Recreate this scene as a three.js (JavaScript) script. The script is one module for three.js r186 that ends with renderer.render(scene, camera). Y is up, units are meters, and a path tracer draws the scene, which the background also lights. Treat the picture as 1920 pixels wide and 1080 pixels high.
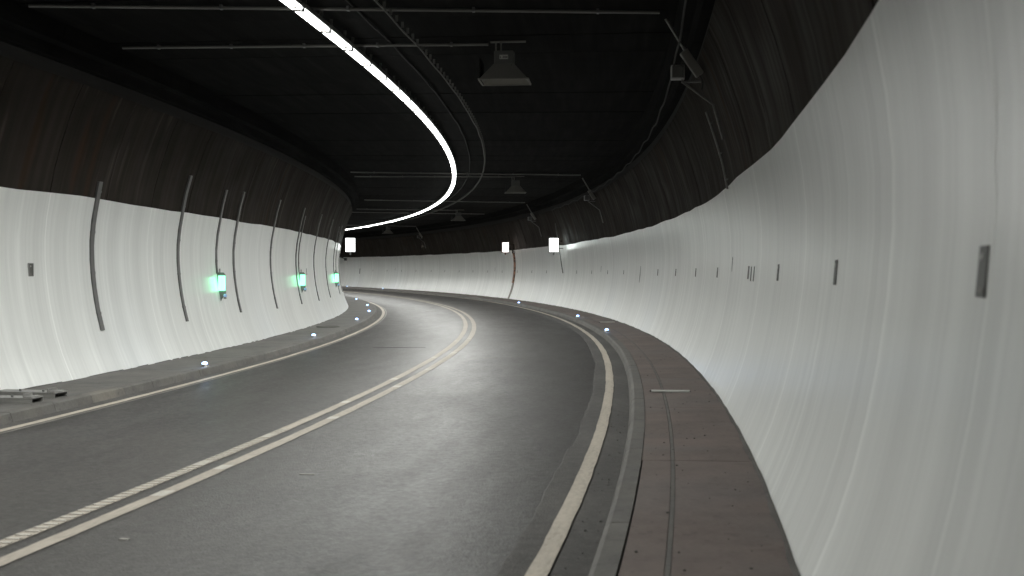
import * as THREE from 'three';
import { mergeGeometries as mergeAll } from 'three/addons/utils/BufferGeometryUtils.js';
import { RoundedBoxGeometry } from 'three/addons/geometries/RoundedBoxGeometry.js';
import { RectAreaLightUniformsLib } from 'three/addons/lights/RectAreaLightUniformsLib.js';

// ------------------------------------------------------------------ camera, light, exposure
const scene = new THREE.Scene();
scene.background = new THREE.Color(0x000000);            // underground: no sky reaches this bend
const camera = new THREE.PerspectiveCamera(2 * Math.atan(540 / 2100) * 180 / Math.PI, 16 / 9, 0.05, 400);
camera.position.set(0, 1.6, 0);
camera.rotation.x = -Math.atan(27.3 / 2100);
camera.focus = 30; camera.userData.fStop = 2.8;
const renderer = new THREE.WebGLRenderer({ antialias: true });
renderer.toneMapping = THREE.LinearToneMapping;
renderer.toneMappingExposure = 1;
renderer.shadowMap.enabled = true;
RectAreaLightUniformsLib.init();
const LAMP_COLOR = new THREE.Color().setRGB(0.988, 1.0, 0.958);
const LAMP_RADIANCE = 212;                               // of each ceiling luminaire's diffuser
const LAMP_START = 0.92;                                  // where the row of luminaires begins, metres along the road

// ------------------------------------------------------------------ the curve of the road: s metres along it, o metres to the right, h metres up
const S0 = -22, S1 = 116, DS = 0.25;
const SK = [-10, 0, 8, 16, 24, 32, 40, 50, 65, 90], KK = [0.00826, 0.00826, 0.00795, 0.00632, 0.00842, 0.00664, 0.00669, 0.00694, 0.00628, 0.00596];
const kappa = (s) => {
  if (s <= SK[0]) return KK[0];
  for (let i = 1; i < SK.length; i++) if (s <= SK[i]) return KK[i - 1] + (KK[i] - KK[i - 1]) * (s - SK[i - 1]) / (SK[i] - SK[i - 1]);
  return KK[KK.length - 1];
};
const N = Math.round((S1 - S0) / 0.05), track = [];
{
  let x = 0, z = 0, a = 0;
  for (let i = 0; i <= N; i++) {
    const s = S0 + i * 0.05;
    track.push([x, z, a]);
    a += kappa(s + 0.025) * 0.05; x += -Math.sin(a) * 0.05; z += Math.cos(a) * 0.05;
  }
  const i0 = Math.round(-S0 / 0.05), a0 = track[i0][2], dA = -0.21414 - a0;
  const [x0, z0] = track[i0], c = Math.cos(dA), sn = Math.sin(dA);
  for (const t of track) {
    const dx = t[0] - x0, dz = t[1] - z0;
    t[0] = c * dx - sn * dz - 4.2429; t[1] = sn * dx + c * dz; t[2] += dA;
  }
}
function at(s) {
  const k = Math.min(Math.max((s - S0) / 0.05, 0), N - 0.001), i = Math.floor(k), f = k - i, a = track[i], b = track[i + 1];
  return [a[0] + (b[0] - a[0]) * f, a[1] + (b[1] - a[1]) * f, a[2] + (b[2] - a[2]) * f];
}
const rise = (s) => 0.266e-4 * s * s;
const FALL = 0.005;                                        // cross fall of road and walkways
function P(s, o, h) {
  const [x, z, a] = at(s);
  return new THREE.Vector3(x + o * Math.cos(a), h + rise(s), -(z + o * Math.sin(a)));
}
const heading = (s) => at(s)[2];
// half width of the bore at height h
const WP = [[0, 4.37], [0.11, 4.42], [0.4, 4.545], [0.7, 4.64], [1.05, 4.725], [1.4, 4.78], [1.75, 4.81], [2.05, 4.815], [2.4, 4.78], [2.75, 4.715], [3.05, 4.655], [3.4, 4.555], [3.82, 4.41], [4.05, 4.32], [4.25, 4.22]];
function half(h) {
  for (let i = 1; i < WP.length; i++) if (h <= WP[i][0]) return WP[i - 1][1] + (WP[i][1] - WP[i - 1][1]) * (h - WP[i - 1][0]) / (WP[i][0] - WP[i - 1][0]);
  return WP[WP.length - 1][1];
}
const MID = 0.09;
const wallO = (side, h, out = 0) => MID + side * (half(h) + out);
const wallSlope = (h) => (half(h + 0.15) - half(Math.max(0, h - 0.15))) / (h < 0.15 ? h + 0.15 : 0.3);
const CEIL = 4.87;

// ------------------------------------------------------------------ seeded random and noise
function rng(seed) { let t = seed >>> 0; return () => { t += 0x6d2b79f5; let r = Math.imul(t ^ t >>> 15, 1 | t); r ^= r + Math.imul(r ^ r >>> 7, 61 | r); return ((r ^ r >>> 14) >>> 0) / 4294967296; }; }
const R = rng(7);
const hash = (x, y, k) => { let h = Math.imul(x, 374761393) ^ Math.imul(y, 668265263) ^ Math.imul(k, 2147483647 ^ 0x5bd1e995); h = Math.imul(h ^ h >>> 13, 1274126177); return ((h ^ h >>> 16) >>> 0) / 4294967296; };
const sm = (t) => t * t * (3 - 2 * t);
const mod = (a, n) => ((a % n) + n) % n;
function vn(x, y, px, py, k) {                             // value noise that wraps at px, py
  const xi = Math.floor(x), yi = Math.floor(y), fx = sm(x - xi), fy = sm(y - yi);
  const a = hash(mod(xi, px), mod(yi, py), k), b = hash(mod(xi + 1, px), mod(yi, py), k), c = hash(mod(xi, px), mod(yi + 1, py), k), d = hash(mod(xi + 1, px), mod(yi + 1, py), k);
  return (a + (b - a) * fx) * (1 - fy) + (c + (d - c) * fx) * fy;
}
const clamp = (v, a = 0, b = 1) => Math.min(b, Math.max(a, v));
const step = (a, b, v) => sm(clamp((v - a) / (b - a)));
// texture from a function of (u, v) in 0..1 -> [r, g, b] linear or one number; metres = size of a tile
function tex(w, h, f, metres, srgb = true) {
  const d = new Uint8Array(w * h * 4), enc = (c) => { c = clamp(c); return 255 * (srgb ? (c <= 0.0031308 ? c * 12.92 : 1.055 * Math.pow(c, 1 / 2.4) - 0.055) : c); };
  for (let y = 0; y < h; y++) for (let x = 0; x < w; x++) {
    let c = f((x + 0.5) / w, (y + 0.5) / h); if (!Array.isArray(c)) c = [c, c, c];
    const i = (y * w + x) * 4; d[i] = enc(c[0]); d[i + 1] = enc(c[1]); d[i + 2] = enc(c[2]); d[i + 3] = 255;
  }
  const t = new THREE.DataTexture(d, w, h, THREE.RGBAFormat);
  t.wrapS = t.wrapT = THREE.RepeatWrapping; t.magFilter = THREE.LinearFilter; t.minFilter = THREE.LinearMipmapLinearFilter; t.generateMipmaps = true;
  if (srgb) t.colorSpace = THREE.SRGBColorSpace;
  t.repeat.set(1 / metres[0], 1 / metres[1]); t.needsUpdate = true;
  return t;
}

// ------------------------------------------------------------------ materials
const mat = (o) => new (o.specularIntensity === undefined ? THREE.MeshStandardMaterial : THREE.MeshPhysicalMaterial)({ side: THREE.DoubleSide, ...o });
const rgb = (r, g, b) => new THREE.Color().setRGB(r, g, b);

// white wall paint: vertical wash streaks, roller laps, drips
const dripR = rng(31), DRIPS = [];
for (let i = 0; i < 150; i++) DRIPS.push([dripR(), dripR(), 0.05 + 0.35 * dripR(), 0.0005 + 0.0016 * dripR() * dripR(), (dripR() - 0.2) * 0.07, (dripR() - 0.5) * 0.003]);
for (let i = 0; i < 60; i++) DRIPS.push([dripR(), dripR(), 0.35 + 0.6 * dripR(), 0.001 + 0.0025 * dripR(), 0.015 + 0.04 * dripR(), (dripR() - 0.5) * 0.002]);
const streak = (u, v) => {
  const warp = u + 0.0004 * (vn(u * 40, v * 3, 40, 3, 5) - 0.5);
  let k = 0.45 * (vn(warp * 900, v, 900, 1, 11) - 0.5) + 0.6 * (vn(warp * 380, v * 2, 380, 2, 12) - 0.5) + 0.7 * (vn(warp * 110, v, 110, 1, 13) - 0.5) + 0.4 * (vn(warp * 32, v, 32, 1, 17) - 0.5);
  const cloud = (vn(u * 24, v * 5, 24, 5, 15) - 0.5) + 0.5 * (vn(u * 70, v * 13, 70, 13, 16) - 0.5);
  return [k, cloud];
};
const dripMap = (() => {
  const W = 2048, H = 512, a = new Float32Array(W * H);
  for (const [u, v, len, wd, amp, slant] of DRIPS) {
    for (let y = 0; y < H; y++) {
      const t = ((v - y / H) % 1 + 1) % 1; if (t > len) continue;
      const e = Math.sin(Math.PI * Math.sqrt(t / len)) * amp, cx = (u + slant * t) * W, rw = wd * W * (0.6 + 0.6 * t / len);
      for (let x = Math.floor(cx - 2 * rw - 1); x <= cx + 2 * rw + 1; x++) { const q = (x + 0.5 - cx) / rw; a[y * W + mod(x, W)] += e * Math.exp(-q * q); }
    }
  }
  return (u, v) => a[Math.min(H - 1, Math.floor(v * H)) * W + Math.min(W - 1, Math.floor(u * W))];
})();
const whiteTex = tex(2048, 512, (u, v) => {
  const [k, c] = streak(u, v), g = 0.765 * (1 + 0.13 * k + 0.02 * c) + 1.25 * dripMap(u, v) + 0.01 * (hash(u * 2048 | 0, v * 512 | 0, 3) - 0.5);
  return [g * 0.985, g, g * 0.975];
}, [20.82, 3.3]);
const M = {};
M.white = mat({ map: whiteTex, roughness: 0.28 });
M.bead = mat({ color: rgb(0.93, 0.94, 0.92), roughness: 0.35 });
M.beadFaint = mat({ color: rgb(0.84, 0.85, 0.83), roughness: 0.35 });

const concreteTex = tex(1024, 512, (u, v) => {
  const w = u + 0.003 * (vn(u * 30, v * 4, 30, 4, 21) - 0.5);
  let k = (vn(w * 420, v * 2, 420, 2, 22) - 0.5) + 0.9 * (vn(w * 130, v * 2.5, 130, 2, 23) - 0.5) + 0.8 * (vn(w * 40, v * 2, 40, 2, 24) - 0.5);
  k += 0.5 * (vn(u * 90, v * 20, 90, 20, 25) - 0.5) + 0.25 * (hash(u * 1024 | 0, v * 512 | 0, 26) - 0.5);
  const pale = step(0.72, 0.95, vn(w * 260, v * 3, 260, 3, 27)) * step(0.45, 0.8, vn(u * 14, v * 3, 14, 3, 28));
  const rust = step(0.66, 0.9, vn(w * 120, v * 2, 120, 2, 29)) * step(0.55, 0.8, vn(u * 9, v * 2, 9, 2, 30));
  const g = 0.025 * Math.exp(0.3 * k) + 0.026 * pale;
  return [g * (1.17 + 0.45 * rust), g * (1 - 0.02 * rust), g * (0.85 - 0.2 * rust)];
}, [20.82, 3.3]);
const concreteRough = tex(512, 256, (u, v) => 0.72 + 0.28 * (vn(u * 300, v * 2, 300, 2, 32) - 0.5) + 0.2 * (vn(u * 60, v * 8, 60, 8, 33) - 0.5), [20.82, 3.3], false);
M.concrete = mat({ specularIntensity: 0.05, map: concreteTex, roughness: 1, roughnessMap: concreteRough, bumpMap: concreteRough, bumpScale: 0.0012 });
M.concreteB = mat({ specularIntensity: 0.05, map: concreteTex.clone(), roughness: 1, roughnessMap: concreteRough, bumpMap: concreteRough, bumpScale: 0.0012 });
M.concreteB.map.offset.set(0.41, 0.3); M.concreteB.map.needsUpdate = true;
M.lining = mat({ color: rgb(0.012, 0.011, 0.010), roughness: 0.95 });

const sootTex = tex(512, 512, (u, v) => {
  const k = (vn(u * 6, v * 90, 6, 90, 41) - 0.5) + 0.7 * (vn(u * 10, v * 230, 10, 230, 42) - 0.5) + 0.5 * (vn(u * 24, v * 24, 24, 24, 43) - 0.5);
  const g = 0.008 * Math.exp(0.7 * k);
  return [g, g * 0.98, g * 0.95];
}, [9, 9]);
M.soot = mat({ map: sootTex, roughness: 1, specularIntensity: 0.15 });
M.sootB = mat({ map: (() => { const t = sootTex.clone(); t.offset.set(0.37, 0.21); t.needsUpdate = true; return t; })(), roughness: 1, specularIntensity: 0.15 });

const tarTex = tex(1024, 1024, (u, v) => {
  const sp = hash(u * 1024 | 0, v * 1024 | 0, 51), agg = vn(u * 380, v * 380, 380, 380, 52);
  const patch = 0.5 * (vn(u * 9, v * 5, 9, 5, 53) - 0.5) + 0.35 * (vn(u * 40, v * 30, 40, 30, 54) - 0.5);
  const g = 0.031 * (1 + 0.6 * (agg - 0.5) + 0.45 * (vn(u * 150, v * 150, 150, 150, 56) - 0.5) + 0.6 * patch) + (sp > 0.985 ? 0.07 * hash(u * 1024 | 0, v * 1024 | 0, 55) : 0);
  return [g * 1.07, g, g * 0.92];
}, [6, 6]);
const tarBump = tex(512, 512, (u, v) => 0.6 * vn(u * 256, v * 256, 256, 256, 57) + 0.4 * hash(u * 512 | 0, v * 512 | 0, 58), [2.3, 2.3], false);
const tarRough = tex(512, 512, (u, v) => 0.545 + 0.06 * (vn(u * 12, v * 5, 12, 5, 59) - 0.5) + 0.05 * (vn(u * 60, v * 22, 60, 22, 60) - 0.5) + 0.08 * (vn(u * 256, v * 400, 256, 400, 62) - 0.5) + 0.05 * (hash(u * 512 | 0, v * 512 | 0, 61) - 0.5), [8.5, 14], false);
M.asphalt = mat({ specularIntensity: 0.54, map: tarTex, roughness: 1, roughnessMap: tarRough, bumpMap: tarBump, bumpScale: 0.003 });
const gutterTex = tex(512, 512, (u, v) => {
  const sp = hash(u * 512 | 0, v * 512 | 0, 65), n = vn(u * 60, v * 60, 60, 60, 66) - 0.5, p = vn(u * 8, v * 4, 8, 4, 67) - 0.5;
  const g = 0.062 * (1 + 0.35 * n + 0.5 * p + 0.5 * (sp - 0.5)) + (sp > 0.99 ? 0.08 : 0);
  return [g * 1.06, g, g * 0.93];
}, [3, 3]);
M.gutter = mat({ map: gutterTex, roughness: 0.85, bumpMap: tarBump, bumpScale: 0.004 });
const slabTex = (r, g, b, k0) => tex(512, 512, (u, v) => {
  const n = 0.7 * (vn(u * 5, v * 5, 5, 5, k0) - 0.5) + 0.5 * (vn(u * 22, v * 22, 22, 22, k0 + 1) - 0.5) + 0.35 * (vn(u * 120, v * 120, 120, 120, k0 + 2) - 0.5) + 0.2 * (hash(u * 512 | 0, v * 512 | 0, k0 + 3) - 0.5);
  const spot = step(0.84, 0.9, vn(u * 46, v * 46, 46, 46, k0 + 4)) * 0.18, grey = 0.6 * step(0.4, 0.9, vn(u * 7, v * 3, 7, 3, k0 + 5));
  const m = 1 + 0.5 * n - spot, gg = (r + g + b) / 3;
  return [(r + (gg - r) * 0.5 * grey) * m, (g + (gg - g) * 0.5 * grey) * m, (b + (gg - b) * 0.5 * grey) * m];
}, [2.6, 2.6]);
M.redSlab = mat({ map: slabTex(0.128, 0.101, 0.089, 71), roughness: 0.72, bumpMap: tarBump, bumpScale: 0.0015 });
M.redSlabB = mat({ map: slabTex(0.128, 0.101, 0.089, 171), roughness: 0.72, bumpMap: tarBump, bumpScale: 0.0015 });
M.greySlab = mat({ map: slabTex(0.112, 0.107, 0.098, 81), roughness: 0.8, bumpMap: tarBump, bumpScale: 0.002 });
M.greySlabB = mat({ map: slabTex(0.112, 0.107, 0.098, 181), roughness: 0.8, bumpMap: tarBump, bumpScale: 0.002 });
M.mortar = mat({ map: slabTex(0.088, 0.08, 0.072, 191), roughness: 0.9 });
const kerbTex = slabTex(0.105, 0.099, 0.089, 91);
M.kerb = [0, 1, 2, 3].map((i) => { const t = kerbTex.clone(); t.offset.set(i * 0.27, i * 0.41); t.needsUpdate = true; return mat({ map: t, roughness: 0.8, bumpMap: tarBump, bumpScale: 0.002 }); });
M.kerbPatch = mat({ map: kerbTex, color: rgb(1.35, 1.32, 1.26), roughness: 0.85 });
const lineTex = tex(512, 512, (u, v) => {
  const n = vn(u * 16, v * 6, 16, 6, 95) - 0.5, f = vn(u * 90, v * 60, 90, 60, 96) - 0.5, sp = hash(u * 512 | 0, v * 512 | 0, 97);
  const worn = step(0.74, 0.86, vn(u * 70, v * 40, 70, 40, 98)) * 0.14;
  const g = 0.45 * (1 + 0.16 * n + 0.2 * f + 0.16 * (sp - 0.5)) * (1 - worn);
  return [g * 1.045, g * 0.985, g * 0.885];
}, [1.6, 3.1]);
M.line = mat({ map: lineTex, roughness: 0.65, specularIntensity: 0.3, color: rgb(0.56, 0.535, 0.505) });
M.edgeLine = mat({ map: lineTex, roughness: 0.65, specularIntensity: 0.4, color: rgb(0.9, 0.86, 0.81) });
M.oldLine = mat({ map: lineTex, color: rgb(0.36, 0.36, 0.36), roughness: 0.6 });
M.freshLine = mat({ map: lineTex, color: rgb(0.72, 0.72, 0.71), roughness: 0.55, specularIntensity: 0.5 });
M.steel = mat({ color: rgb(0.22, 0.22, 0.215), roughness: 0.42, metalness: 0.75 });
M.conduit = mat({ color: rgb(0.2, 0.196, 0.185), roughness: 0.5, metalness: 0.3 });
const ductTex = tex(128, 512, (u, v) => { const g = 0.145 * (1 + 0.3 * (vn(u * 3, v * 30, 3, 30, 101) - 0.5) + 0.2 * (vn(u * 40, v * 8, 40, 8, 102) - 0.5)); return [g, g * 0.985, g * 0.95]; }, [0.4, 3]);
M.duct = mat({ map: ductTex, roughness: 0.45, metalness: 0.1, color: rgb(0.8, 0.8, 0.8) });
M.greyPaint = mat({ color: rgb(0.12, 0.12, 0.112), roughness: 0.6 });
M.boxGrey = mat({ color: rgb(0.36, 0.36, 0.35), roughness: 0.5 });
M.greyPaintB = mat({ color: rgb(0.215, 0.207, 0.188), roughness: 0.55 });
M.dot = mat({ color: rgb(0.45, 0.45, 0.43), roughness: 0.3 });
M.darkPaint = mat({ color: rgb(0.014, 0.013, 0.012), roughness: 0.8, specularIntensity: 0.3 });
M.black = mat({ color: rgb(0.01, 0.01, 0.01), roughness: 0.5 });
M.rubber = mat({ color: rgb(0.02, 0.019, 0.018), roughness: 0.75 });
const rustTex = tex(128, 512, (u, v) => { const n = vn(u * 6, v * 40, 6, 40, 105), m = vn(u * 14, v * 90, 14, 90, 106); const r = 0.16 + 0.3 * step(0.35, 0.75, n) - 0.1 * m; return [r, r * 0.47, r * 0.26]; }, [0.3, 3]);
M.rust = mat({ map: rustTex, roughness: 0.45, metalness: 0.25 });
const stainTex = tex(128, 512, (u, v) => { const n = vn(u * 8, v * 10, 8, 10, 107), m = vn(u * 30, v * 14, 30, 14, 108); const g = 0.24 + 0.12 * (n - 0.5) + 0.1 * (m - 0.5); return [g * 1.1, g, g * 0.9]; }, [0.3, 3]);
M.stain = mat({ map: stainTex, roughness: 0.6 });
M.galv = mat({ map: slabTex(0.27, 0.265, 0.25, 111), roughness: 0.5, metalness: 0.35 });
M.paleSteel = mat({ map: slabTex(0.42, 0.415, 0.395, 121), roughness: 0.55 });
M.lens = mat({ color: rgb(0.05, 0.05, 0.05), roughness: 0.2 });
const glow = (r, g, b, k) => mat({ color: rgb(0.6, 0.6, 0.6), roughness: 0.4, emissive: rgb(r, g, b), emissiveIntensity: k });
M.diffuser = glow(0.97, 1, 0.96, 4);
M.studGlow = glow(0.3, 0.52, 1, 7);
M.greenGlow = glow(0.16, 1, 0.45, 3);
M.signGlow = glow(0.97, 1, 0.985, 4);
M.signCyan = glow(0.32, 0.92, 0.95, 0.9);
M.sosGlow = glow(1, 0.955, 0.93, 4);
M.sosBlue = mat({ color: rgb(0.08, 0.16, 0.42), roughness: 0.4, emissive: rgb(0.1, 0.22, 0.5), emissiveIntensity: 0.8 });

// ------------------------------------------------------------------ helpers
const mergeGeometries = (list) => list.every((g) => g.index) ? mergeAll(list) : mergeAll(list.map((g) => g.index ? g.toNonIndexed() : g));
const names = new Map();
const numbered = (n) => { const k = names.get(n) ?? 0; names.set(n, k + 1); return k ? n + '_' + String(k).padStart(3, '0') : n; };
function finish(m) { m.castShadow = m.receiveShadow = true; return m; }
function mesh(name, g, m, parent) { const o = finish(new THREE.Mesh(g, m)); o.name = parent ? name : numbered(name); (parent ?? scene).add(o); return o; }
function tag(o, label, category, group, kind) { o.userData.label = label; if (category) o.userData.category = category; if (group) o.userData.group = group; if (kind) o.userData.kind = kind; return o; }
function thing(name, label, category, s, o, h, group) {    // a Group standing square to the road: x to the right, y up, z back towards lower s
  const t = new THREE.Group(); t.name = numbered(name); t.position.copy(P(s, o, h)); t.rotation.y = heading(s); scene.add(t);
  return tag(t, label, category, group);
}
function copy(proto, s, o, h, label) { const c = proto.clone(); c.name = numbered(proto.name.replace(/_\d{3}$/, '')); c.position.copy(P(s, o, h)); c.rotation.y = heading(s); scene.add(c); if (label) c.userData.label = label; return c; }
const structure = (name, label, category) => { const g = new THREE.Group(); g.name = numbered(name); scene.add(g); return tag(g, label, category, null, 'structure'); };
const box = (w, h, d, x = 0, y = 0, z = 0) => new THREE.BoxGeometry(w, h, d).translate(x, y, z);
const rbox = (w, h, d, r, x = 0, y = 0, z = 0) => new RoundedBoxGeometry(w, h, d, 3, r).translate(x, y, z);
const cyl = (r0, r1, h, x = 0, y = 0, z = 0, n = 20) => new THREE.CylinderGeometry(r0, r1, h, n).translate(x, y, z);
function tube(pts, r, n = 8, per = 6) { const c = new THREE.CatmullRomCurve3(pts, false, 'centripetal'); return new THREE.TubeGeometry(c, Math.max(2, (pts.length - 1) * per), r, n, false); }
function pipe(pts, r, n = 10) { const path = new THREE.CurvePath(); for (let i = 1; i < pts.length; i++) path.add(new THREE.LineCurve3(pts[i - 1], pts[i])); return mergeGeometries(pts.slice(1).map((p, i) => new THREE.TubeGeometry(new THREE.LineCurve3(pts[i], p), 1, r, n, false)).concat(pts.slice(1, -1).map((p) => new THREE.SphereGeometry(r * 1.02, n, 6).translate(p.x, p.y, p.z)))); }
// surface through a grid of rows(profile) x columns(s); f(s, row) -> [o, h]; uv in metres
function grid(ss, rows, f, uvf) {
  const pos = [], uv = [], idx = [];
  ss.forEach((s) => rows.forEach((r, j) => { const [o, h] = f(s, r, j), p = P(s, o, h); pos.push(p.x, p.y, p.z); uv.push(...uvf(s, r, j, o, h)); }));
  const n = rows.length;
  for (let i = 0; i + 1 < ss.length; i++) for (let j = 0; j + 1 < n; j++) { const a = i * n + j, b = a + n; idx.push(a, b, a + 1, b, b + 1, a + 1); }
  const g = new THREE.BufferGeometry();
  g.setAttribute('position', new THREE.Float32BufferAttribute(pos, 3)); g.setAttribute('uv', new THREE.Float32BufferAttribute(uv, 2)); g.setIndex(idx); g.computeVertexNormals();
  return g;
}
const range = (a, b, d) => { const n = Math.max(1, Math.round((b - a) / d)); return Array.from({ length: n + 1 }, (_, i) => a + (b - a) * i / n); };
const len = (prof) => { const l = [0]; for (let i = 1; i < prof.length; i++) l.push(l[i - 1] + Math.hypot(prof[i][0] - prof[i - 1][0], prof[i][1] - prof[i - 1][1])); return l; };
// a bar of that cross-section (a closed outline of [o, h]) swept from s0 to s1, flat faces with their own edges and end caps
function bar(prof, s0, s1, ds, fall = FALL) {
  const ss = range(s0, s1, ds), parts = [], p = [...prof, prof[0]], l = len(p);
  for (let i = 0; i + 1 < p.length; i++) parts.push(grid(ss, [i, i + 1], (s, j) => [p[j][0], p[j][1] + fall * p[j][0]], (s, j) => [s, l[j]]));
  for (const s of [s0, s1]) {
    const tri = THREE.ShapeUtils.triangulateShape(prof.map((q) => new THREE.Vector2(q[0], q[1])), []), g = new THREE.BufferGeometry(), pos = [], uv = [];
    prof.forEach((q) => { const v = P(s, q[0], q[1] + fall * q[0]); pos.push(v.x, v.y, v.z); uv.push(q[0], q[1]); });
    g.setAttribute('position', new THREE.Float32BufferAttribute(pos, 3)); g.setAttribute('uv', new THREE.Float32BufferAttribute(uv, 2)); g.setIndex(tri.flat()); g.computeVertexNormals();
    parts.push(g);
  }
  return mergeGeometries(parts);
}
const wob = (s, k, px = 4096) => vn(s + 512, 0.5, px, 1, k) - 0.5;

// ------------------------------------------------------------------ ground: carriageway, gutters
const road = structure('road', 'dark grey asphalt carriageway bending left through the tunnel', 'road');
mesh('asphalt', grid(range(S0, S1, 0.5), range(-3.6, 3.75, 0.5), (s, o) => [o, FALL * o], (s, o) => [o, s]), M.asphalt, road);
// gutter strips: a later, rougher pour with a ragged edge standing a few millimetres proud
mesh('gutter_strip', (() => {
  const ss = range(S0, S1, 0.12), e = (s) => 3.0 + 0.045 * wob(s * 0.9, 201) + 0.03 * wob(s * 3.7, 202) + (Math.abs(s - 11.2) < 0.5 ? 0.02 : 0);
  return mergeGeometries([grid(ss, [0, 1, 2, 3], (s, j) => j === 0 ? [e(s) - 0.012, FALL * 3 + 0.0005] : j === 1 ? [e(s), FALL * 3 + 0.005 + 0.003 * wob(s * 2, 203) + (s > 8.2 && s < 11 ? 0.004 : 0)] : j === 2 ? [e(s) + 0.12, FALL * 3.1 + 0.005] : [3.55, FALL * 3.5 + 0.006], (s, j, k, o) => [o, s])]);
})(), M.gutter, road);
mesh('gutter_strip', grid(range(S0, S1, 0.2), [0, 1, 2], (s, j) => { const e = -2.965 + 0.02 * wob(s * 1.3, 205); return j === 0 ? [e + 0.01, -0.0145] : j === 1 ? [e, -0.0085] : [-3.2, -0.009]; }, (s, j, k, o) => [o, s]), M.gutter, road);
// road marks: every stripe a sheet of paint a few millimetres thick
function stripe(name, o, w, s0, s1, m, lift, parent, k) {
  const ss = range(s0, s1, 0.15), edge = (s, j) => o + (j ? w / 2 : -w / 2) + 0.009 * wob(s * 2.3, k + j) + 0.006 * wob(s * 9, k + 5 + j);
  return mesh(name, grid(ss, [0, 1], (s, j) => { const x = edge(s, j); return [x, FALL * x + lift]; }, (s, j, kk, x) => [x, s]), m, parent);
}
const centre = structure('centre_line', 'worn cream double line down the middle of the road', 'road marking');
stripe('stripe', -0.009, 0.12, S0, S1, M.line, 0.006, centre, 301);
stripe('stripe', 0.243, 0.12, S0, S1, M.line, 0.006, centre, 311);
for (const [o, s] of [[-0.009, 9.4], [-0.009, 11.05], [-0.009, 13.9], [-0.009, 16.9], [-0.009, 21.2], [0.243, 8.15], [0.243, 9.25], [0.243, 12.4], [0.243, 15.8], [0.243, 18.6], [0.243, 22.4], [0.243, 27.1], [-0.009, 26.2]]) stripe('paint_lap', o, 0.104, s, s + 0.2, M.freshLine, 0.009, centre, 320 + s | 0);
{ // raised ribs that rumble under a tyre
  const g = [];
  for (let s = 3.2; s < 11.5; s += 0.1) g.push(bar([[-0.056, 0.006], [-0.056, 0.012], [0.038, 0.012], [0.038, 0.006]], s, s + 0.032, 0.1));
  const m = mesh('rib', mergeGeometries(g), M.freshLine, centre); m.userData.kind = 'stuff';
}
const edgeR = structure('edge_line', 'cream edge line along the kerb on the wide side of the bend', 'road marking');
stripe('stripe', 3.212, 0.112, S0, S1, M.edgeLine, 0.016, edgeR, 331);
const edgeL = structure('edge_line', 'cream edge line beside the kerb on the inner side of the bend', 'road marking');
stripe('stripe', -2.88, 0.105, S0, S1, M.edgeLine, 0.007, edgeL, 341);
stripe('worn_stripe', -2.775, 0.05, S0, S1, M.oldLine, 0.0045, edgeL, 351);
// a saw cut across the left lane, and small painted dashes
mesh('saw_cut', bar([[-1.64, 0.0005], [-1.64, 0.0045], [-0.52, 0.0045], [-0.52, 0.0005]], 24.1, 24.19, 0.1), M.rubber, road);
for (const [s, o, w] of [[9.12, 0.965, 0.12], [6.9, 0.62, 0.06], [46, -1.2, 0.5], [21.2, 0.95, 0.25]]) mesh('paint_speck', bar([[o, 0.0005], [o, 0.005], [o + w, 0.005], [o + w, 0.0005]], s, s + 0.035, 0.1), M.oldLine, road);

// ------------------------------------------------------------------ kerbs, stone by stone
function kerbRun(side, label) {
  const g = structure('kerb', label, 'kerb'), r = rng(side > 0 ? 91 : 92);
  const prof = side > 0 ? [[3.475, 0], [3.505, 0.085], [3.535, 0.108], [3.645, 0.112], [3.645, 0]] : [[-3.12, 0], [-3.15, 0.1], [-3.168, 0.112], [-3.29, 0.114], [-3.29, 0]];
  let s = S0;
  while (s < S1 - 1) {
    const L = 0.915, dy = 0.003 * (r() - 0.5), dx = 0.003 * (r() - 0.5), p = prof.map(([o, h]) => [o + dx, h > 0.02 ? h + dy : h]);
    const patch = side < 0 && ((s > 13.0 && s < 13.9) || (s > 33 && s < 33.8));
    mesh('kerb_stone', bar(p, s + 0.003, s + L - 0.003, 0.46), patch ? M.kerbPatch : M.kerb[Math.floor(r() * 4)], g);
    s += L;
  }
  return g;
}
kerbRun(1, 'grey kerb stones along the wide side of the bend');
kerbRun(-1, 'stained kerb stones along the inner side of the bend');

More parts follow.
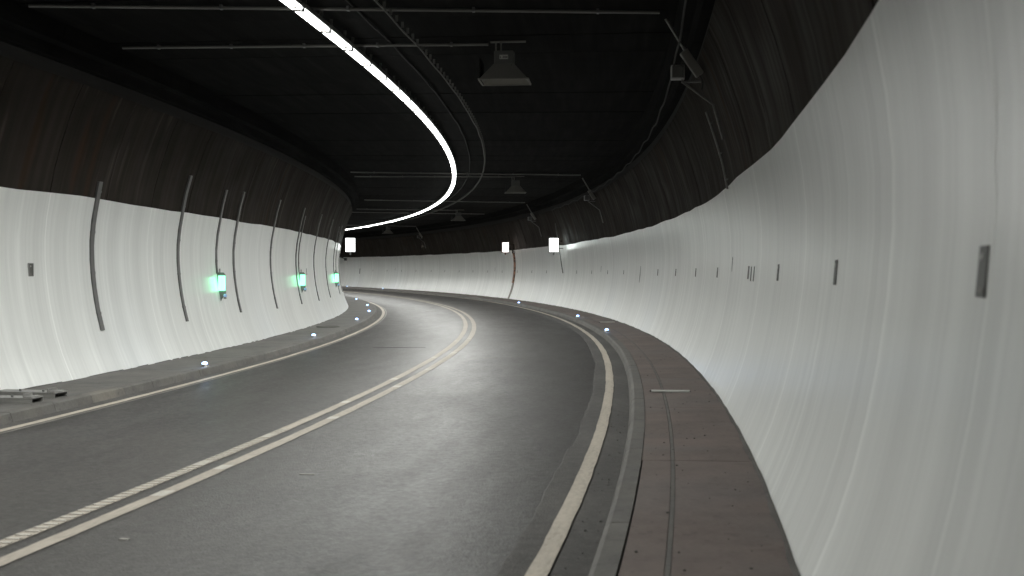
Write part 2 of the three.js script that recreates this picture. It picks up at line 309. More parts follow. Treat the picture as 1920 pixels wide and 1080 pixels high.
// ------------------------------------------------------------------ walkways: slabs with open joints over a dark bed
function walkway(side, label) {
  const g = structure('walkway', label, 'walkway'), r = rng(side > 0 ? 95 : 96), a = side > 0 ? 3.64 : -3.28, b = side > 0 ? 4.6 : -4.42;
  mesh('bed', grid(range(S0, S1, 0.5), [0, 1], (s, j) => [j ? b : a, 0.085], (s, j, k, o) => [o, s]), M.rubber, g);
  const L = side > 0 ? 3.38 : 2.44, first = side > 0 ? 9.45 - 9 * 3.38 : -21.6;
  for (let s = Math.max(first, S0); s < S1 - L; s += L) {
    const dy = 0.002 * (r() - 0.5), ma = side > 0 ? [M.redSlab, M.redSlabB] : [M.greySlab, M.greySlabB], m = ma[r() < 0.5 ? 0 : 1], j = 0.0025;
    if (side > 0) {
      const gap = s < 8 ? 0.013 : 0.006;
      mesh('slab', bar([[3.645 + gap, 0.06], [3.645 + gap, 0.11 + dy], [3.874, 0.11 + dy], [3.874, 0.06]], s + j, s + L - j, 0.5), m, g);
      mesh('slab', bar([[3.908, 0.06], [3.908, 0.112 + dy], [4.6, 0.114 + dy], [4.6, 0.06]], s + j, s + L - j, 0.5), m, g);
      mesh('duct_strip', bar([[3.8775, 0.06], [3.8775, 0.1085 + dy], [3.9045, 0.1085 + dy], [3.9045, 0.06]], s + j, s + L - j, 0.5), M.kerb[1], g);
    } else mesh('slab', bar([[-3.298, 0.06], [-3.298, 0.113 + dy], [-4.42, 0.113 - dy], [-4.42, 0.06]], s + j, s + L - j, 0.5), m, g);
  }
  fillet(g, side);
  return g;
}
function fillet(g, side) {
  const ss = range(S0, S1, 0.07), w = (s) => 0.012 + 0.03 * Math.max(0, wob(s * 1.7, 611 + side) + 0.15) + 0.022 * Math.max(0, wob(s * 7, 621 + side) + 0.1), foot = wallO(side, 0.115);
  mesh('mortar_fillet', grid(ss, [0, 1, 2], (s, j) => { const o = foot + side * (j === 2 ? 0.01 : 0) - side * (j === 0 ? w(s) : j === 1 ? w(s) * 0.4 : 0); return [o, (j === 0 ? 0.108 : j === 1 ? 0.122 + 0.006 * wob(s * 3, 631) : 0.128 + 0.014 * wob(s * 2.6, 633)) + FALL * o]; }, (s, j, k, o) => [o, s]), M.mortar, g);
}
walkway(1, 'brown concrete walkway under the wall on the wide side of the bend');
walkway(-1, 'grey concrete walkway under the wall on the inner side of the bend');

// ------------------------------------------------------------------ tunnel walls
const topEdge = (s, side) => 2.745 + 0.02 * side + 0.045 * wob(s * 0.42, side > 0 ? 401 : 402) + 0.03 * wob(Math.round(s / 0.8675) * 1.37, side > 0 ? 403 : 404);
function panel(side, s0, s1, rows, out, top, ncol, thick) {
  const ss = range(s0, s1, (s1 - s0) / ncol), n = rows.length;
  const hh = (s, j) => top && j === n - 1 ? top(s) : Math.min(rows[j], top ? top(s) - 0.02 : 99);
  const front = grid(ss, rows, (s, r, j) => { const h = hh(s, j); return [wallO(side, h, out), h]; }, (s, r, j, o, h) => [s + (side < 0 ? 7.3 : 0), h]);
  const nor = front.attributes.normal, v = new THREE.Vector3();
  ss.forEach((s, i) => rows.forEach((r, j) => {         // smooth normals of the true surface
    const k = wallSlope(hh(s, j)), a = heading(s), q = 1 / Math.hypot(1, k), no = -side * q;
    v.set(no * Math.cos(a), k * q, -no * Math.sin(a)); nor.setXYZ(i * n + j, v.x, v.y, v.z);
  }));
  if (side > 0) { const ix = front.index; for (let i = 0; i < ix.count; i += 3) { const b = ix.getX(i + 1); ix.setX(i + 1, ix.getX(i + 2)); ix.setX(i + 2, b); } }
  const ret = (list) => { // turned-in edge
    const pos = [], uv = [], idx = [];
    list.forEach(([s, h], i) => { for (const d of [out, out + thick]) { const p = P(s, wallO(side, h, d), h); pos.push(p.x, p.y, p.z); uv.push(s, h); } if (i) { const a = 2 * i; idx.push(a - 2, a, a - 1, a, a + 1, a - 1); } });
    const g = new THREE.BufferGeometry(); g.setAttribute('position', new THREE.Float32BufferAttribute(pos, 3)); g.setAttribute('uv', new THREE.Float32BufferAttribute(uv, 2)); g.setIndex(idx); g.computeVertexNormals(); return g;
  };
  return mergeGeometries([front, ret(rows.map((r, j) => [s0, hh(s0, j)])), ret(rows.map((r, j) => [s1, hh(s1, j)])), ret(ss.map((s) => [s, hh(s, n - 1)]))]);
}
const lowRows = [0.085, 0.25, 0.45, 0.7, 0.95, 1.2, 1.5, 1.8, 2.1, 2.4, 2.6, 2.74], highRows = [2.55, 2.75, 3.05, 3.4, 3.62, 3.82, 4.05, 4.25];
function wall(side, name, label, pitch, first) {
  const g = structure(name, label, 'wall'), r = rng(side > 0 ? 61 : 62);
  mesh('lining', grid(range(S0, S1, 1), range(0, 4.5, 0.25), (s, h) => [wallO(side, h, 0.06), h], (s, h) => [s, h]), M.lining, g);
  for (let s = first, i = 0; s < S1 - pitch / 2; s += pitch / 2, i++) {
    const e = s + pitch / 2;
    mesh('white_panel', panel(side, s + 0.004, e - 0.004, lowRows, 0, (q) => topEdge(q, side), 2, 0.05), M.white, g);
    const major = i % 2 === 0, w = side > 0 ? (major ? 0.032 : 0.016) : (major ? 0.012 : 0.008);
    mesh('joint_bead', (() => { const hs = lowRows.slice(0, -1).concat(topEdge(s, side) - 0.01), n = (q, h, d) => [wallO(side, h, d), h];
      return grid(side > 0 ? [s + w, s - w] : [s - w, s + w], hs, (q, h) => n(q, h, -0.0006), (q, h) => [q, h]); })(), major ? M.bead : M.beadFaint, g);
    const d = 0.012 + 0.006 * r();
    mesh('concrete_panel', panel(side, s + 0.011, e - 0.011, highRows, d, null, 2, 0.04), r() < 0.5 ? M.concrete : M.concreteB, g);
  }
  return g;
}
const wallR = wall(1, 'wall_right', 'glossy white and dark concrete wall on the wide side of the bend', 3.47, 5.94 - 8 * 3.47);
const wallL = wall(-1, 'wall_left', 'glossy white and dark concrete wall on the inner side of the bend', 3.65, 15.55 - 10 * 3.65);

// ------------------------------------------------------------------ ceiling: dark panels between stepped ledges
const ceiling = structure('ceiling', 'soot black flat tunnel ceiling of cross panels', 'ceiling');
{
  const r = rng(64);
  mesh('backing', grid(range(S0, S1, 1), range(-4.4, 4.6, 1), (s, o) => [o, CEIL + 0.1], (s, o) => [o, s]), M.lining, ceiling);
  for (let s = S0; s < S1 - 1.2; s += 1.22) {
    const y = CEIL + 0.012 * (r() - 0.5);
    mesh('ceiling_panel', bar([[-3.9, y], [4.08, y], [4.08, y + 0.06], [-3.9, y + 0.06]], s + 0.006, s + 1.214, 0.61, 0), r() < 0.5 ? M.soot : M.sootB, ceiling);
  }
  for (const side of [-1, 1]) {
    const m = (w, h) => [MID + side * w, h];
    for (let s = S0; s < S1 - 3.6; s += 3.65) mesh('ledge', bar([m(4.30, 4.24), m(4.33, 4.44), m(4.16, 4.45), m(4.13, 4.6), m(4.0, 4.615), m(3.96, CEIL + 0.06), m(4.45, CEIL + 0.06), m(4.45, 4.24)], s + 0.006, s + 3.644, 0.9, 0), M.soot, ceiling);
  }
}

// ------------------------------------------------------------------ ceiling luminaires
const LUM_L = 1.17, LUM_O = -0.36, LUM_H = 4.665, LUM_TILT = -4 * Math.PI / 180;   // the row leans a little towards the inner wall
function makeLuminaire() {
  const t = thing('ceiling_luminaire', 'long white ceiling luminaire in the unbroken row above the road', 'luminaire', LAMP_START, LUM_O, LUM_H, 'luminaires in one row along the ceiling');
  t.rotation.z = LUM_TILT;
  // a shallow trough: the lit plate sits between two glowing side prisms that cut its light off towards the upper walls
  mesh('housing', mergeGeometries([rbox(0.125, 0.06, LUM_L - 0.1, 0.012, 0, 0.065), box(0.03, 0.13, 0.04, 0, 0.155, 0.35), box(0.03, 0.13, 0.04, 0, 0.155, -0.35)]), M.greyPaint, t);
  for (const z of [-1, 1]) mesh('diffuser', box(0.088, 0.01, LUM_L / 2 - 0.07, 0, 0.03, z * (LUM_L / 4 - 0.004)), M.diffuser, t);
  for (const x of [-1, 1]) mesh('side_prism', rbox(0.015, 0.05, LUM_L - 0.1, 0.006, x * 0.0525, 0.0075, 0), M.diffuser, t);
  for (const z of [-1, 0, 1]) mesh(z ? 'end_cap' : 'divider', box(z ? 0.122 : 0.09, z ? 0.056 : 0.02, z ? 0.006 : 0.012, 0, 0.0105, z * (LUM_L / 2 - 0.047)), M.darkPaint, t);
  const l = new THREE.RectAreaLight(LAMP_COLOR, LAMP_RADIANCE, 0.088, LUM_L - 0.115); l.name = 'luminaire_light';
  l.position.set(0, 0.012, 0); l.rotation.x = -Math.PI / 2; t.add(l);
  return t;
}
{
  const proto = makeLuminaire();
  for (let s = LAMP_START + LUM_L; s < S1 - 4; s += LUM_L) copy(proto, s, LUM_O, LUM_H);
}

// ------------------------------------------------------------------ cables along the ceiling
function cable(name, label, o, h, r, s0, s1, sag) {
  const t = new THREE.Group(); t.name = numbered(name); scene.add(t); tag(t, label, 'cable');
  mesh('sheath', tube(range(s0, s1, 1.1).map((s, i) => P(s, o + 0.02 * wob(s * 0.8, 501), h + (i % 2 ? -sag : sag))), r, 6, 3), name === 'messenger_cable' ? M.greyPaint : M.rubber, t);
  return t;
}
const mc = cable('messenger_cable', 'thin grey cable on small clips beside the row of luminaires', 0.54, 4.76, 0.011, -6, 70, 0.006);
for (let s = 5; s < 62; s += 0.36) { const g = thing('x', '', '', s, 0.56, 4.8); scene.remove(g); mc.add(mesh('clip', box(0.035, 0.075, 0.012).applyMatrix4(g.matrix.compose(g.position, g.quaternion, g.scale)), M.greyPaint, mc)); }
names.delete('x');
cable('black_cable', 'thin black cable fixed flat under the ceiling near the luminaires', 0.12, CEIL - 0.02, 0.012, -6, 90, 0.004);
cable('black_cable', 'thin black cable sagging along the top of the outer wall', 4.02, 4.16, 0.012, -6, 46, 0.03);

// ------------------------------------------------------------------ conduit runs across the ceiling
const CH = 4.83;
function conduitRun(pts, label, parts) {
  const t = new THREE.Group(); t.name = numbered('conduit_run'); scene.add(t); tag(t, label, 'conduit', null);
  mesh('pipe', pipe(pts.map(([s, o, h = CH]) => P(s, o, h)), 0.02), M.conduit, t);
  const [a, b] = [pts[0], pts[1]];
  for (let i = 0; i < 5; i++) { const f = (i + 0.5) / 5, s = a[0] + (b[0] - a[0]) * f, o = a[1] + (b[1] - a[1]) * f, p = P(s, o, CH + 0.005); mesh('saddle', new THREE.BoxGeometry(0.03, 0.056, 0.06).rotateY(heading(s)).translate(p.x, p.y, p.z), M.steel, t); }
  return t;
}
// what hangs where a run meets the outer wall: junction box, ballast box and drop pipe
function drop(s, label) {
  const t = thing('conduit_drop', label, 'conduit', s, 3.9, 4.2, 'conduit drops at the outer wall');
  mesh('upper_pipe', pipe([new THREE.Vector3(0.02, 0.55, 0), new THREE.Vector3(0.27, 0.13, 0)], 0.02), M.conduit, t);
  mesh('ballast_box', rbox(0.11, 0.36, 0.1, 0.012).rotateZ(0.6).translate(0.335, -0.01, 0.02), M.greyPaintB, t);
  mesh('cable_tail', tube([new THREE.Vector3(0.42, -0.15, 0.02), new THREE.Vector3(0.47, -0.24, 0.02), new THREE.Vector3(0.46, -0.34, 0)], 0.009), M.rubber, t);
  const b = mesh('junction_box', rbox(0.17, 0.17, 0.15, 0.012, 0.165, -0.12, 0), M.boxGrey, t);
  mesh('lid', rbox(0.14, 0.14, 0.012, 0.004, 0.165, -0.12, 0.08), M.greyPaint, b);
  mesh('bracket', mergeGeometries([box(0.24, 0.02, 0.03, 0.33, -0.235, 0), box(0.02, 0.05, 0.03, 0.22, -0.215, 0)]), M.steel, t);
  mesh('stay', pipe([new THREE.Vector3(0.22, -0.235, 0), new THREE.Vector3(0.60, -0.52, 0), new THREE.Vector3(0.72, -0.95, 0)], 0.013), M.conduit, t);
  return t;
}
conduitRun([[13.35, -3.75], [14.5, 3.84]], 'galvanised conduit across the ceiling just before the lettered horn speaker');
conduitRun([[15.95, -3.75], [16.2, 1.5]], 'galvanised conduit across the ceiling running to the lettered horn speaker');
conduitRun([[36.6, -3.7], [37.2, 3.84]], 'longer of two close conduits across the ceiling at the second horn speaker');
conduitRun([[38.3, -3.7], [38.0, 1.7]], 'shorter of two close conduits across the ceiling at the second horn speaker');
conduitRun([[51.2, -3.6], [51.9, 3.84]], 'galvanised conduit across the ceiling between second and third horn speaker');
conduitRun([[59.0, -3.6], [59.1, 1.7]], 'galvanised conduit feeding the third horn speaker');
conduitRun([[62.4, -3.6], [62.6, 3.84]], 'galvanised conduit across the ceiling just beyond the third horn speaker');
conduitRun([[80.6, -3.6], [81.0, 3.84]], 'galvanised conduit across the ceiling at the farthest horn speaker');
{
  const d0 = drop(14.5, 'junction box, ballast box and stay where the first conduit meets the wall');
  copy(d0, 37.4, 3.9, 4.2, 'junction box and ballast box on the wall near the second horn speaker');
  copy(d0, 51.9, 3.9, 4.2, 'junction box and ballast box with stay above the white sign');
  copy(d0, 81.2, 3.9, 4.2, 'junction box and ballast box near the farthest horn speaker');
}
// a second thin pipe down the outer wall beside the first drop
{
  const t = new THREE.Group(); t.name = numbered('drain_pipe'); scene.add(t); tag(t, 'thin grey pipe down the dark upper wall below the first junction box', 'pipe');
  mesh('pipe', tube([3.75, 3.55, 3.3, 3.05, 2.85, 2.72].map((h) => P(15.6, wallO(1, h, -0.03), h)), 0.014, 8, 4), M.conduit, t);
  for (const h of [3.6, 3.2, 2.85]) { const p = P(15.6, wallO(1, h, -0.02), h); mesh('saddle', new THREE.BoxGeometry(0.04, 0.02, 0.07).rotateY(heading(15.6)).translate(p.x, p.y, p.z), M.steel, t); }
}

// ------------------------------------------------------------------ horn speakers
const plateTex = (() => {
  const c = document.createElement('canvas'); c.width = 256; c.height = 128; const x = c.getContext('2d');
  x.fillStyle = '#c9c9c2'; x.fillRect(0, 0, 256, 128); x.fillStyle = '#0c0c0c'; x.font = 'bold 96px sans-serif'; x.textAlign = 'center'; x.textBaseline = 'middle'; x.fillText('L 204', 128, 68);
  const t = new THREE.CanvasTexture(c); t.colorSpace = THREE.SRGBColorSpace; return t;
})();
M.plate = new THREE.MeshStandardMaterial({ map: plateTex, roughness: 0.5 });
function frustum(w0, d0, w1, d1, y0, y1, dz = 0) {         // open flare from the throat (w0 x d0 at y0) down to the mouth (w1 x d1 at y1)
  const a = [[-w0 / 2, y0, d0 / 2], [w0 / 2, y0, d0 / 2], [w0 / 2, y0, -d0 / 2], [-w0 / 2, y0, -d0 / 2]], b = [[-w1 / 2, y1, d1 / 2 + dz], [w1 / 2, y1, d1 / 2 + dz], [w1 / 2, y1, -d1 / 2 + dz], [-w1 / 2, y1, -d1 / 2 + dz]], pos = [];
  for (let i = 0; i < 4; i++) { const j = (i + 1) % 4; pos.push(...a[i], ...b[i], ...b[j], ...a[i], ...b[j], ...a[j]); }
  const g = new THREE.BufferGeometry(); g.setAttribute('position', new THREE.Float32BufferAttribute(pos, 3)); g.setAttribute('uv', new THREE.Float32BufferAttribute(new Float32Array(pos.length / 3 * 2), 2)); g.computeVertexNormals(); return g;
}
function horn(s, label, plate) {
  const t = thing('horn_speaker', label, 'loudspeaker', s, 1.735, 4.3, 'horn speakers hanging from the ceiling');
  mesh('driver_box', rbox(0.275, 0.19, 0.2, 0.01, 0, 0.315, 0), M.greyPaint, t);
  mesh('flare', mergeGeometries([frustum(0.29, 0.2, 0.68, 0.52, 0.225, 0.0, -0.06)]), M.greyPaintB, t);
  mesh('mouth_rim', mergeGeometries([box(0.7, 0.018, 0.02, 0, 0, 0.2), box(0.7, 0.018, 0.02, 0, 0, -0.32), box(0.02, 0.018, 0.5, -0.345, 0, -0.06), box(0.02, 0.018, 0.5, 0.345, 0, -0.06)]), M.greyPaintB, t);
  mesh('side_baffle', box(0.016, 0.3, 0.42, -0.335, 0.155, -0.1), M.darkPaint, t);
  mesh('hanger', mergeGeometries([box(0.02, 0.15, 0.03, -0.12, 0.48, 0), box(0.02, 0.15, 0.03, -0.05, 0.48, 0), box(0.09, 0.02, 0.05, -0.085, 0.415, 0), box(0.5, 0.02, 0.04, 0.05, 0.55, 0)]), M.greyPaintB, t);
  mesh('cable_gland', cyl(0.012, 0.012, 0.04, 0.11, 0.19, 0.1, 10), M.black, t);
  if (plate) mesh('number_plate', new THREE.PlaneGeometry(0.12, 0.06).translate(0, 0.32, 0.104), M.plate, t);
  return t;
}
horn(16.15, 'grey horn speaker with a lettered number plate hanging from the ceiling', true);
horn(38.1, 'grey horn speaker without plate hanging by the two close conduits', false);
horn(59.1, 'third small grey horn speaker along the ceiling, beyond the bend of the luminaires', false);
horn(80.9, 'farthest small grey horn speaker under the ceiling beyond the bend', false);

// ------------------------------------------------------------------ flat cable ducts that climb the inner wall
function duct(s, lo, hi, w, label, bright) {
  const t = new THREE.Group(); t.name = numbered('cable_duct'); scene.add(t); tag(t, label, 'duct', 'flat ducts climbing the inner wall');
  const strip = (h0, h1, out, ww) => { const hs = range(h0, h1, 0.16); const f = (d0, d1, s0, s1) => grid([s0, s1], hs, (q, h) => [wallO(-1, h, q === s0 ? d0 : d1), h], (q, h) => [(q - s) + 0.2, h]); return mergeGeometries([f(out, out, s - ww / 2, s + ww / 2 + 1e-4), f(0.01, out, s - ww / 2 - 1e-4, s - ww / 2), f(out, 0.01, s + ww / 2, s + ww / 2 + 1e-4)]); };
  mesh('cover', strip(lo, hi, -0.02, w), M.duct, t);
  for (let h = lo + 0.25; h < hi; h += 0.62) mesh('strap', strip(h, h + 0.03, -0.023, w + 0.014), M.duct, t);
  if (bright) mesh('bent_edge', strip(lo, lo + 0.62, -0.027, w * 0.35), M.steel, t);
  return t;
}
duct(17.0, 0.72, 3.0, 0.125, 'widest grey cable duct on the inner wall, next to the small plate');
duct(20.7, 0.7, 3.4, 0.115, 'grey cable duct on the inner wall before the first green light');
duct(23.05, 1.58, 3.3, 0.09, 'short grey duct ending above the first green light');
duct(24.35, 0.74, 3.35, 0.11, 'grey duct with shiny crumpled lower end past the first green light', true);
duct(27.95, 0.71, 3.4, 0.105, 'lone grey duct midway between the first and second green light');
duct(31.55, 0.72, 3.4, 0.105, 'grey duct close beside the second green light');
duct(32.0, 1.6, 3.2, 0.09, 'short grey duct ending above the second green light');
duct(35.2, 0.72, 3.4, 0.105, 'grey duct just past the second green light');
duct(38.85, 0.74, 3.4, 0.105, 'grey duct shortly before the third green light');
duct(42.5, 1.6, 3.3, 0.09, 'short grey duct ending above the third green light');
duct(44.2, 0.74, 3.4, 0.085, 'grey duct past the third green light near the wall bend');
duct(47.8, 0.76, 3.4, 0.085, 'farthest grey duct at the visible edge of the inner wall');

// ------------------------------------------------------------------ green emergency lights on the inner wall
function greenLight(s, label) {
  const h0 = 1.06, t = thing('emergency_light', label, 'emergency light', s, wallO(-1, 1.3), h0, 'green emergency lights on the inner wall');
  const x = (h) => wallO(-1, h) - wallO(-1, 1.3);
  const sh = new THREE.Shape([[x(1.0), -0.07], [0.075, -0.005], [0.165, 0.1], [0.155, 0.5], [0.11, 0.545], [x(1.6), 0.55]].map(([a, b]) => new THREE.Vector2(a - 0.01, b)));
  mesh('back_plate', new THREE.ExtrudeGeometry(sh, { depth: 0.02, bevelEnabled: false }).translate(0, 0, -0.03), M.steel, t);
  const f = mesh('glowing_panel', rbox(0.14, 0.31, 0.05, 0.012, 0.078, 0.325, 0.012), M.greenGlow, t);
  mesh('panel_divider', box(0.01, 0.29, 0.004, 0.09, 0.325, 0.05), glowDivider, f);
  mesh('dome', new THREE.SphereGeometry(0.04, 18, 12).translate(0.15, 0.07, 0.03), M.dome, t);
  mesh('dome_cup', cyl(0.026, 0.03, 0.05, 0.15, 0.03, 0.03), M.steel, t);
  mesh('feed_pipe', cyl(0.012, 0.012, 0.09, 0.03, 0.58, -0.01, 10), M.steel, t);
  const l = new THREE.RectAreaLight(rgb(0.14, 1, 0.42), 5, 0.13, 0.3); l.name = 'emergency_glow'; l.position.set(0.078, 0.325, 0.045); l.rotation.y = Math.PI; t.add(l);
  return t;
}
const glowDivider = glow(0.15, 0.9, 0.6, 1.0);
M.dome = new THREE.MeshPhysicalMaterial({ color: rgb(0.35, 0.5, 0.75), roughness: 0.12, clearcoat: 1, emissive: rgb(0.3, 0.5, 0.9), emissiveIntensity: 0.25 });
greenLight(23.05, 'first green glowing emergency light, beside the duct with the shiny lower end');
greenLight(32.0, 'second green glowing emergency light, just behind a long duct');
greenLight(42.5, 'third and smallest green glowing emergency light along the inner wall');

// ------------------------------------------------------------------ lit box signs
function boxSign(s, o, label, sos) {
  const t = thing(sos ? 'call_point_sign' : 'lit_box_sign', label, 'sign', s, o, sos ? 2.9 : 2.76);
  const w = sos ? 0.33 : 0.4, h = sos ? 0.5 : 0.58;
  mesh('case', rbox(w + (sos ? 0.1 : 0.03), h + (sos ? 0.1 : 0.03), 0.12, 0.05), sos ? M.brownPaint : M.greyPaint, t);
  const face = mesh('lit_face', rbox(w, h, 0.03, 0.014, 0, 0, 0.056), sos ? M.sosGlow : M.signGlow, t);
  if (sos) mesh('lettering_band', box(w * 0.72, 0.035, 0.004, 0, -h * 0.34, 0.077), M.sosBlue, face);
  else for (const x of [-0.13, 0.13]) mesh('cyan_band', box(0.05, h * 0.8, 0.004, x, 0, 0.077), M.signCyan, face);
  mesh('back_face', rbox(w, h, 0.03, 0.014, 0, 0, -0.056), sos ? M.sosGlow : M.signGlow, t);
  mesh('socket', rbox(0.07, 0.14, 0.07, 0.012, 0, -h / 2 - 0.07, 0), sos ? M.redPaint : M.steel, t);
  const side = Math.sign(o);
  mesh('wall_arm', mergeGeometries([box(0.36, 0.03, 0.03, side * (w / 2 + 0.15), h * 0.3, 0), box(0.36, 0.03, 0.03, side * (w / 2 + 0.15), -h * 0.25, 0)]), M.darkPaint, t);
  for (const k of [1, -1]) { const l = new THREE.RectAreaLight(sos ? rgb(1, 0.8, 0.66) : rgb(0.88, 1, 0.92), 4.5, w - 0.03, h - 0.03); l.name = 'sign_light'; l.position.set(0, 0, k * 0.0735); if (k > 0) l.rotation.y = Math.PI; t.add(l); }
  return t;
}
M.brownPaint = mat({ color: rgb(0.09, 0.035, 0.025), roughness: 0.5 });
M.redPaint = mat({ color: rgb(0.22, 0.035, 0.025), roughness: 0.45 });
boxSign(47.85, 4.42, 'white glowing box sign with cyan bands on the outer wall');
boxSign(49.0, -4.24, 'white glowing box sign standing out from the inner wall');
boxSign(59.35, 4.31, 'smaller white glowing sign in a brown case beside the rusty duct', true);
// conduit behind the outer sign
{
  const t = new THREE.Group(); t.name = numbered('sign_conduit'); scene.add(t); tag(t, 'thin dark conduit down the outer wall behind the white sign', 'conduit');
  mesh('pipe', tube(range(3.7, 1.55, 0.12).map((h, i) => P(48.0 + 0.03 * Math.sin(i * 1.4) * (h < 2.1 ? 1 : 0), wallO(1, h, -0.025), h)), 0.02, 8, 3), M.duct, t);
}
// rusty duct below the smaller sign
{
  const t = new THREE.Group(); t.name = numbered('rusty_duct'); scene.add(t); tag(t, 'rusty brown duct down the outer wall beside the small sign', 'duct');
  const strip = (s, h0, h1, out, ww) => { const hs = range(h0, h1, 0.14); return mergeGeometries([grid([s - ww / 2, s + ww / 2], hs, (q, h) => [wallO(1, h, out), h], (q, h) => [q - s + 0.2, h]), grid([s - ww / 2 - 1e-4, s - ww / 2], hs, (q, h) => [wallO(1, h, q < s - ww / 2 ? 0.01 : out), h], (q, h) => [0.1, h])]); };
  mesh('rusty_cover', strip(59.6, 1.0, 2.6, -0.06, 0.28), M.rust, t);
  mesh('black_feed', pipe([P(59.75, wallO(1, 3.6, -0.04), 3.6), P(59.7, wallO(1, 2.9, -0.05), 2.9), P(59.6, wallO(1, 2.6, -0.05), 2.6)], 0.035), M.darkPaint, t);
  mesh('cable_loop', new THREE.TorusGeometry(0.07, 0.014, 8, 20).rotateY(heading(59.5)).translate(...P(59.3, wallO(1, 2.6, -0.09), 2.62).toArray()), M.rubber, t);
  mesh('stained_cover', strip(59.6, 0.1, 1.0, -0.02, 0.34), M.stain, t);
}

// ------------------------------------------------------------------ small plates on the walls
const PLATE_W = 0.11;
function wallPlate(side, s, h, w, ht, label, group, dot = true) {
  const t = thing('wall_plate', label, 'plate', s, wallO(side, h), h, group), lean = Math.atan(wallSlope(h)) * side;
  const g = (geo) => geo.rotateZ(-lean);
  mesh('recess', g(rbox(0.014, ht, w, 0.003, 0)), M.slot, t);
  if (dot) {
    mesh('reflector', g(new THREE.CylinderGeometry(0.011, 0.011, 0.01, 14).rotateZ(Math.PI / 2).translate(-side * 0.006, ht * 0.28, 0)), M.dot, t);
    mesh('number_tag', g(box(0.006, ht * 0.1, w * 0.5, -side * 0.006, -ht * 0.36, w * 0.1)), M.tag, t);
  }
  return t;
}
M.slot = mat({ color: rgb(0.075, 0.073, 0.068), roughness: 0.5 });
M.tag = mat({ color: rgb(0.13, 0.12, 0.11), roughness: 0.5 });
M.frame = mat({ color: rgb(0.3, 0.3, 0.29), roughness: 0.5 });
{
  const ss = [4.28, 7.76, 11.24, 14.05, 18.0, 21.36, 24.76, 28.0, 34.7, 38.1, 41.6, 45.0, 52.0, 55.5, 59.0, 62.7, 66.3, 70.0, 73.5, 77.2, 80.7, 84.7, 88.5, 92.3, 96.1];
  const first = wallPlate(1, ss[0], 1.605, PLATE_W, 0.155, 'dark wall plate with pale dot, widest one on the outer wall', 'small dark plates in a line on the outer wall');
  ss.slice(1).forEach((s) => { const c = copy(first, s, wallO(1, 1.605), 1.605, 'small dark slotted plate in the line of plates on the outer wall'); c.userData.group = 'small dark plates in a line on the outer wall'; if (s > 30) c.scale.set(1, 0.85, 0.6); });
  for (const s of [13.45, 13.75]) wallPlate(1, s, 1.59, 0.05, 0.17, 'narrow dark slot in the close group of three on the outer wall', 'close group of dark slots', false);
  for (const s of [16.05, 39.6, 64.5, 90.2]) wallPlate(1, s, 1.72, 0.03, 0.2, 'thin dark slot at a panel joint, above the line of plates', 'thin dark slots at panel joints', false);
  const big = wallPlate(1, 31.35, 1.5, 0.075, 0.66, 'tall dark vertical slot in the outer wall', null, false);
  wallPlate(1, 99.6, 1.5, 0.16, 0.6, 'farthest tall dark slot in the outer wall', null, false);
  const pl = wallPlate(-1, 15.12, 1.645, 0.12, 0.17, 'small framed grey plate on the inner wall before the ducts', null);
  mesh('frame', mergeGeometries([[0.088, 0.008, 0.125, 0], [-0.088, 0.008, 0.125, 0], [0, 0.17, 0.008, 0.062], [0, 0.17, 0.008, -0.062]].map(([y, hh, ww, z]) => box(0.016, hh, ww, 0.006, y, z))), M.frame, pl);
  wallPlate(-1, 33.5, 1.62, 0.05, 0.2, 'thin dark slot in the inner wall past the second green light', null, false);
}
// camera on the inner wall
{
  const t = thing('security_camera', 'small black camera on the inner wall under the white sign', 'camera', 48.4, -4.44, 2.13);
  mesh('body', rbox(0.12, 0.1, 0.22, 0.02), M.black, t); mesh('hood', box(0.14, 0.015, 0.27, 0, 0.06, 0.02), M.black, t);
  mesh('arm', pipe([new THREE.Vector3(-0.26, 0.12, -0.05), new THREE.Vector3(-0.02, 0.03, -0.05)], 0.02), M.black, t); mesh('lens', cyl(0.03, 0.03, 0.02).rotateX(Math.PI / 2).translate(0, 0, 0.115), M.lens, t);
}

// ------------------------------------------------------------------ lit studs on the kerbs
function stud(s, o, label, group) {
  const t = thing('kerb_stud_light', label, 'stud light', s, o, 0.113 + FALL * o, group);
  mesh('base', mergeGeometries([cyl(0.062, 0.075, 0.022, 0, 0.011), cyl(0.05, 0.06, 0.02, 0, 0.03)]), M.steel, t);
  mesh('lens', new THREE.SphereGeometry(0.046, 18, 12).scale(1, 0.62, 1).translate(0, 0.05, 0), M.studGlow, t);
  const l = new THREE.PointLight(rgb(0.45, 0.65, 1), 0.25); l.name = 'stud_glow'; l.position.set(0, 0.05, 0); t.add(l);
  return t;
}
{
  const a = stud(17.9, -3.26, 'white glowing stud light on the inner kerb', 'stud lights on the inner kerb');
  for (const [s, o] of [[26.25, -3.34], [35.3, -3.4], [42.6, -3.4], [50.0, -3.5], [60.6, -3.5]]) copy(a, s, o, 0.113 + FALL * o);
  const b = stud(28.0, 3.62, 'white glowing stud light on the outer kerb', 'stud lights on the outer kerb');
  for (const [s, o] of [[36.5, 3.66], [51.6, 3.5], [89.7, 3.7], [100.1, 3.9]]) copy(b, s, o, 0.113 + FALL * o);
}

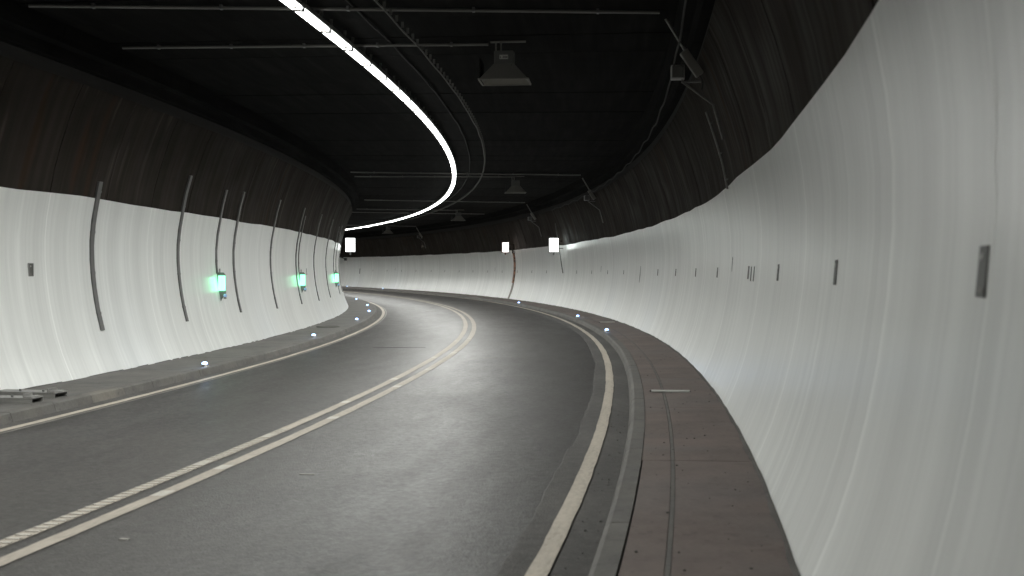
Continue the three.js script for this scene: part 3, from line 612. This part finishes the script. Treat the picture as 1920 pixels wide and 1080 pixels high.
// ------------------------------------------------------------------ things on the walkways
{
  const t = thing('steel_cover', 'pale steel strip set across the brown walkway, the larger one', 'cover', 14.4, 3.98, 0.134);
  mesh('plate', rbox(0.47, 0.016, 0.16, 0.004, 0, 0.008, 0), M.paleSteel, t); for (const x of [-0.245, 0.235]) mesh('lug', box(0.02, 0.012, 0.06, x, 0.006, -0.03), M.rubber, t);
  const u = thing('steel_cover', 'smaller pale steel strip across the walkway by the stud light', 'cover', 33.0, 4.15, 0.134);
  u.rotation.y += 0.25; mesh('plate', rbox(0.45, 0.016, 0.14, 0.004, 0, 0.008, 0), M.paleSteel, u); for (const x of [-0.235, 0.235]) mesh('lug', box(0.02, 0.012, 0.06, x, 0.006, 0), M.rubber, u);
}
// two galvanised channels lying across the grey walkway
function channel(s, o, w, turn, label, loose) {
  const t = thing('steel_channel', label, 'channel', s, o, 0.112 + FALL * o); t.rotation.y += turn;
  mesh('web', box(w, 0.012, 0.26, 0, 0.062, 0), M.galv, t);
  for (const z of [-0.124, 0.124]) mesh('flange', box(w, 0.062, 0.012, 0, 0.031, z), M.galv, t);
  mesh('end_bracket', mergeGeometries([box(0.012, 0.05, 0.2, w / 2 - 0.12, 0.09, 0), box(0.1, 0.012, 0.2, w / 2 - 0.07, 0.074, 0)]), M.galv, t);
  for (const x of [-0.1, 0.22]) mesh('bolt', cyl(0.014, 0.014, 0.03, x, 0.08, 0.05, 6), M.steel, t);
  return t;
}
channel(13.42, -3.80, 0.86, -0.12, 'galvanised steel channel lying across the grey walkway, nearer the wall ducts');
channel(12.78, -3.86, 1.0, 0.02, 'galvanised steel channel lying across the grey walkway, farther from the wall ducts');
{
  const t = thing('manhole_cover', 'round worn manhole cover in the grey walkway on the inner side', 'manhole cover', 31.2, -3.78, 0.095);
  mesh('lid', cyl(0.27, 0.27, 0.014, 0, 0.009, 0, 40), M.kerb[2], t); mesh('ring', new THREE.TorusGeometry(0.3, 0.022, 8, 40).rotateX(Math.PI / 2).translate(0, 0.006, 0), M.kerb[0], t);
}
// grit and small litter along the gutter and walkway
{
  const r = rng(77), g = [];
  for (let i = 0; i < 420; i++) {
    const s = 5 + 40 * r() * r(), right = r() < 0.75, o = right ? (r() < 0.5 ? 3.3 + 0.17 * r() : 3.7 + 0.75 * r()) : -3.0 - 0.12 * r(), k = 0.003 + 0.007 * r() * r();
    const p = P(s, o, (o > 3.6 ? 0.114 : o > 0 ? 0.008 : -0.007) + FALL * o + k * 0.3);
    g.push(new THREE.DodecahedronGeometry(k, 0).scale(1.3, 0.7, 1).rotateY(r() * 6).translate(p.x, p.y, p.z));
  }
  const m = mesh('grit', mergeGeometries(g), M.kerb[3]); tag(m, 'scattered grit along the gutter and brown walkway', 'grit', null, 'stuff');
}
scene.traverse((o) => { if (o.isMesh) finish(o); });
renderer.render(scene, camera);
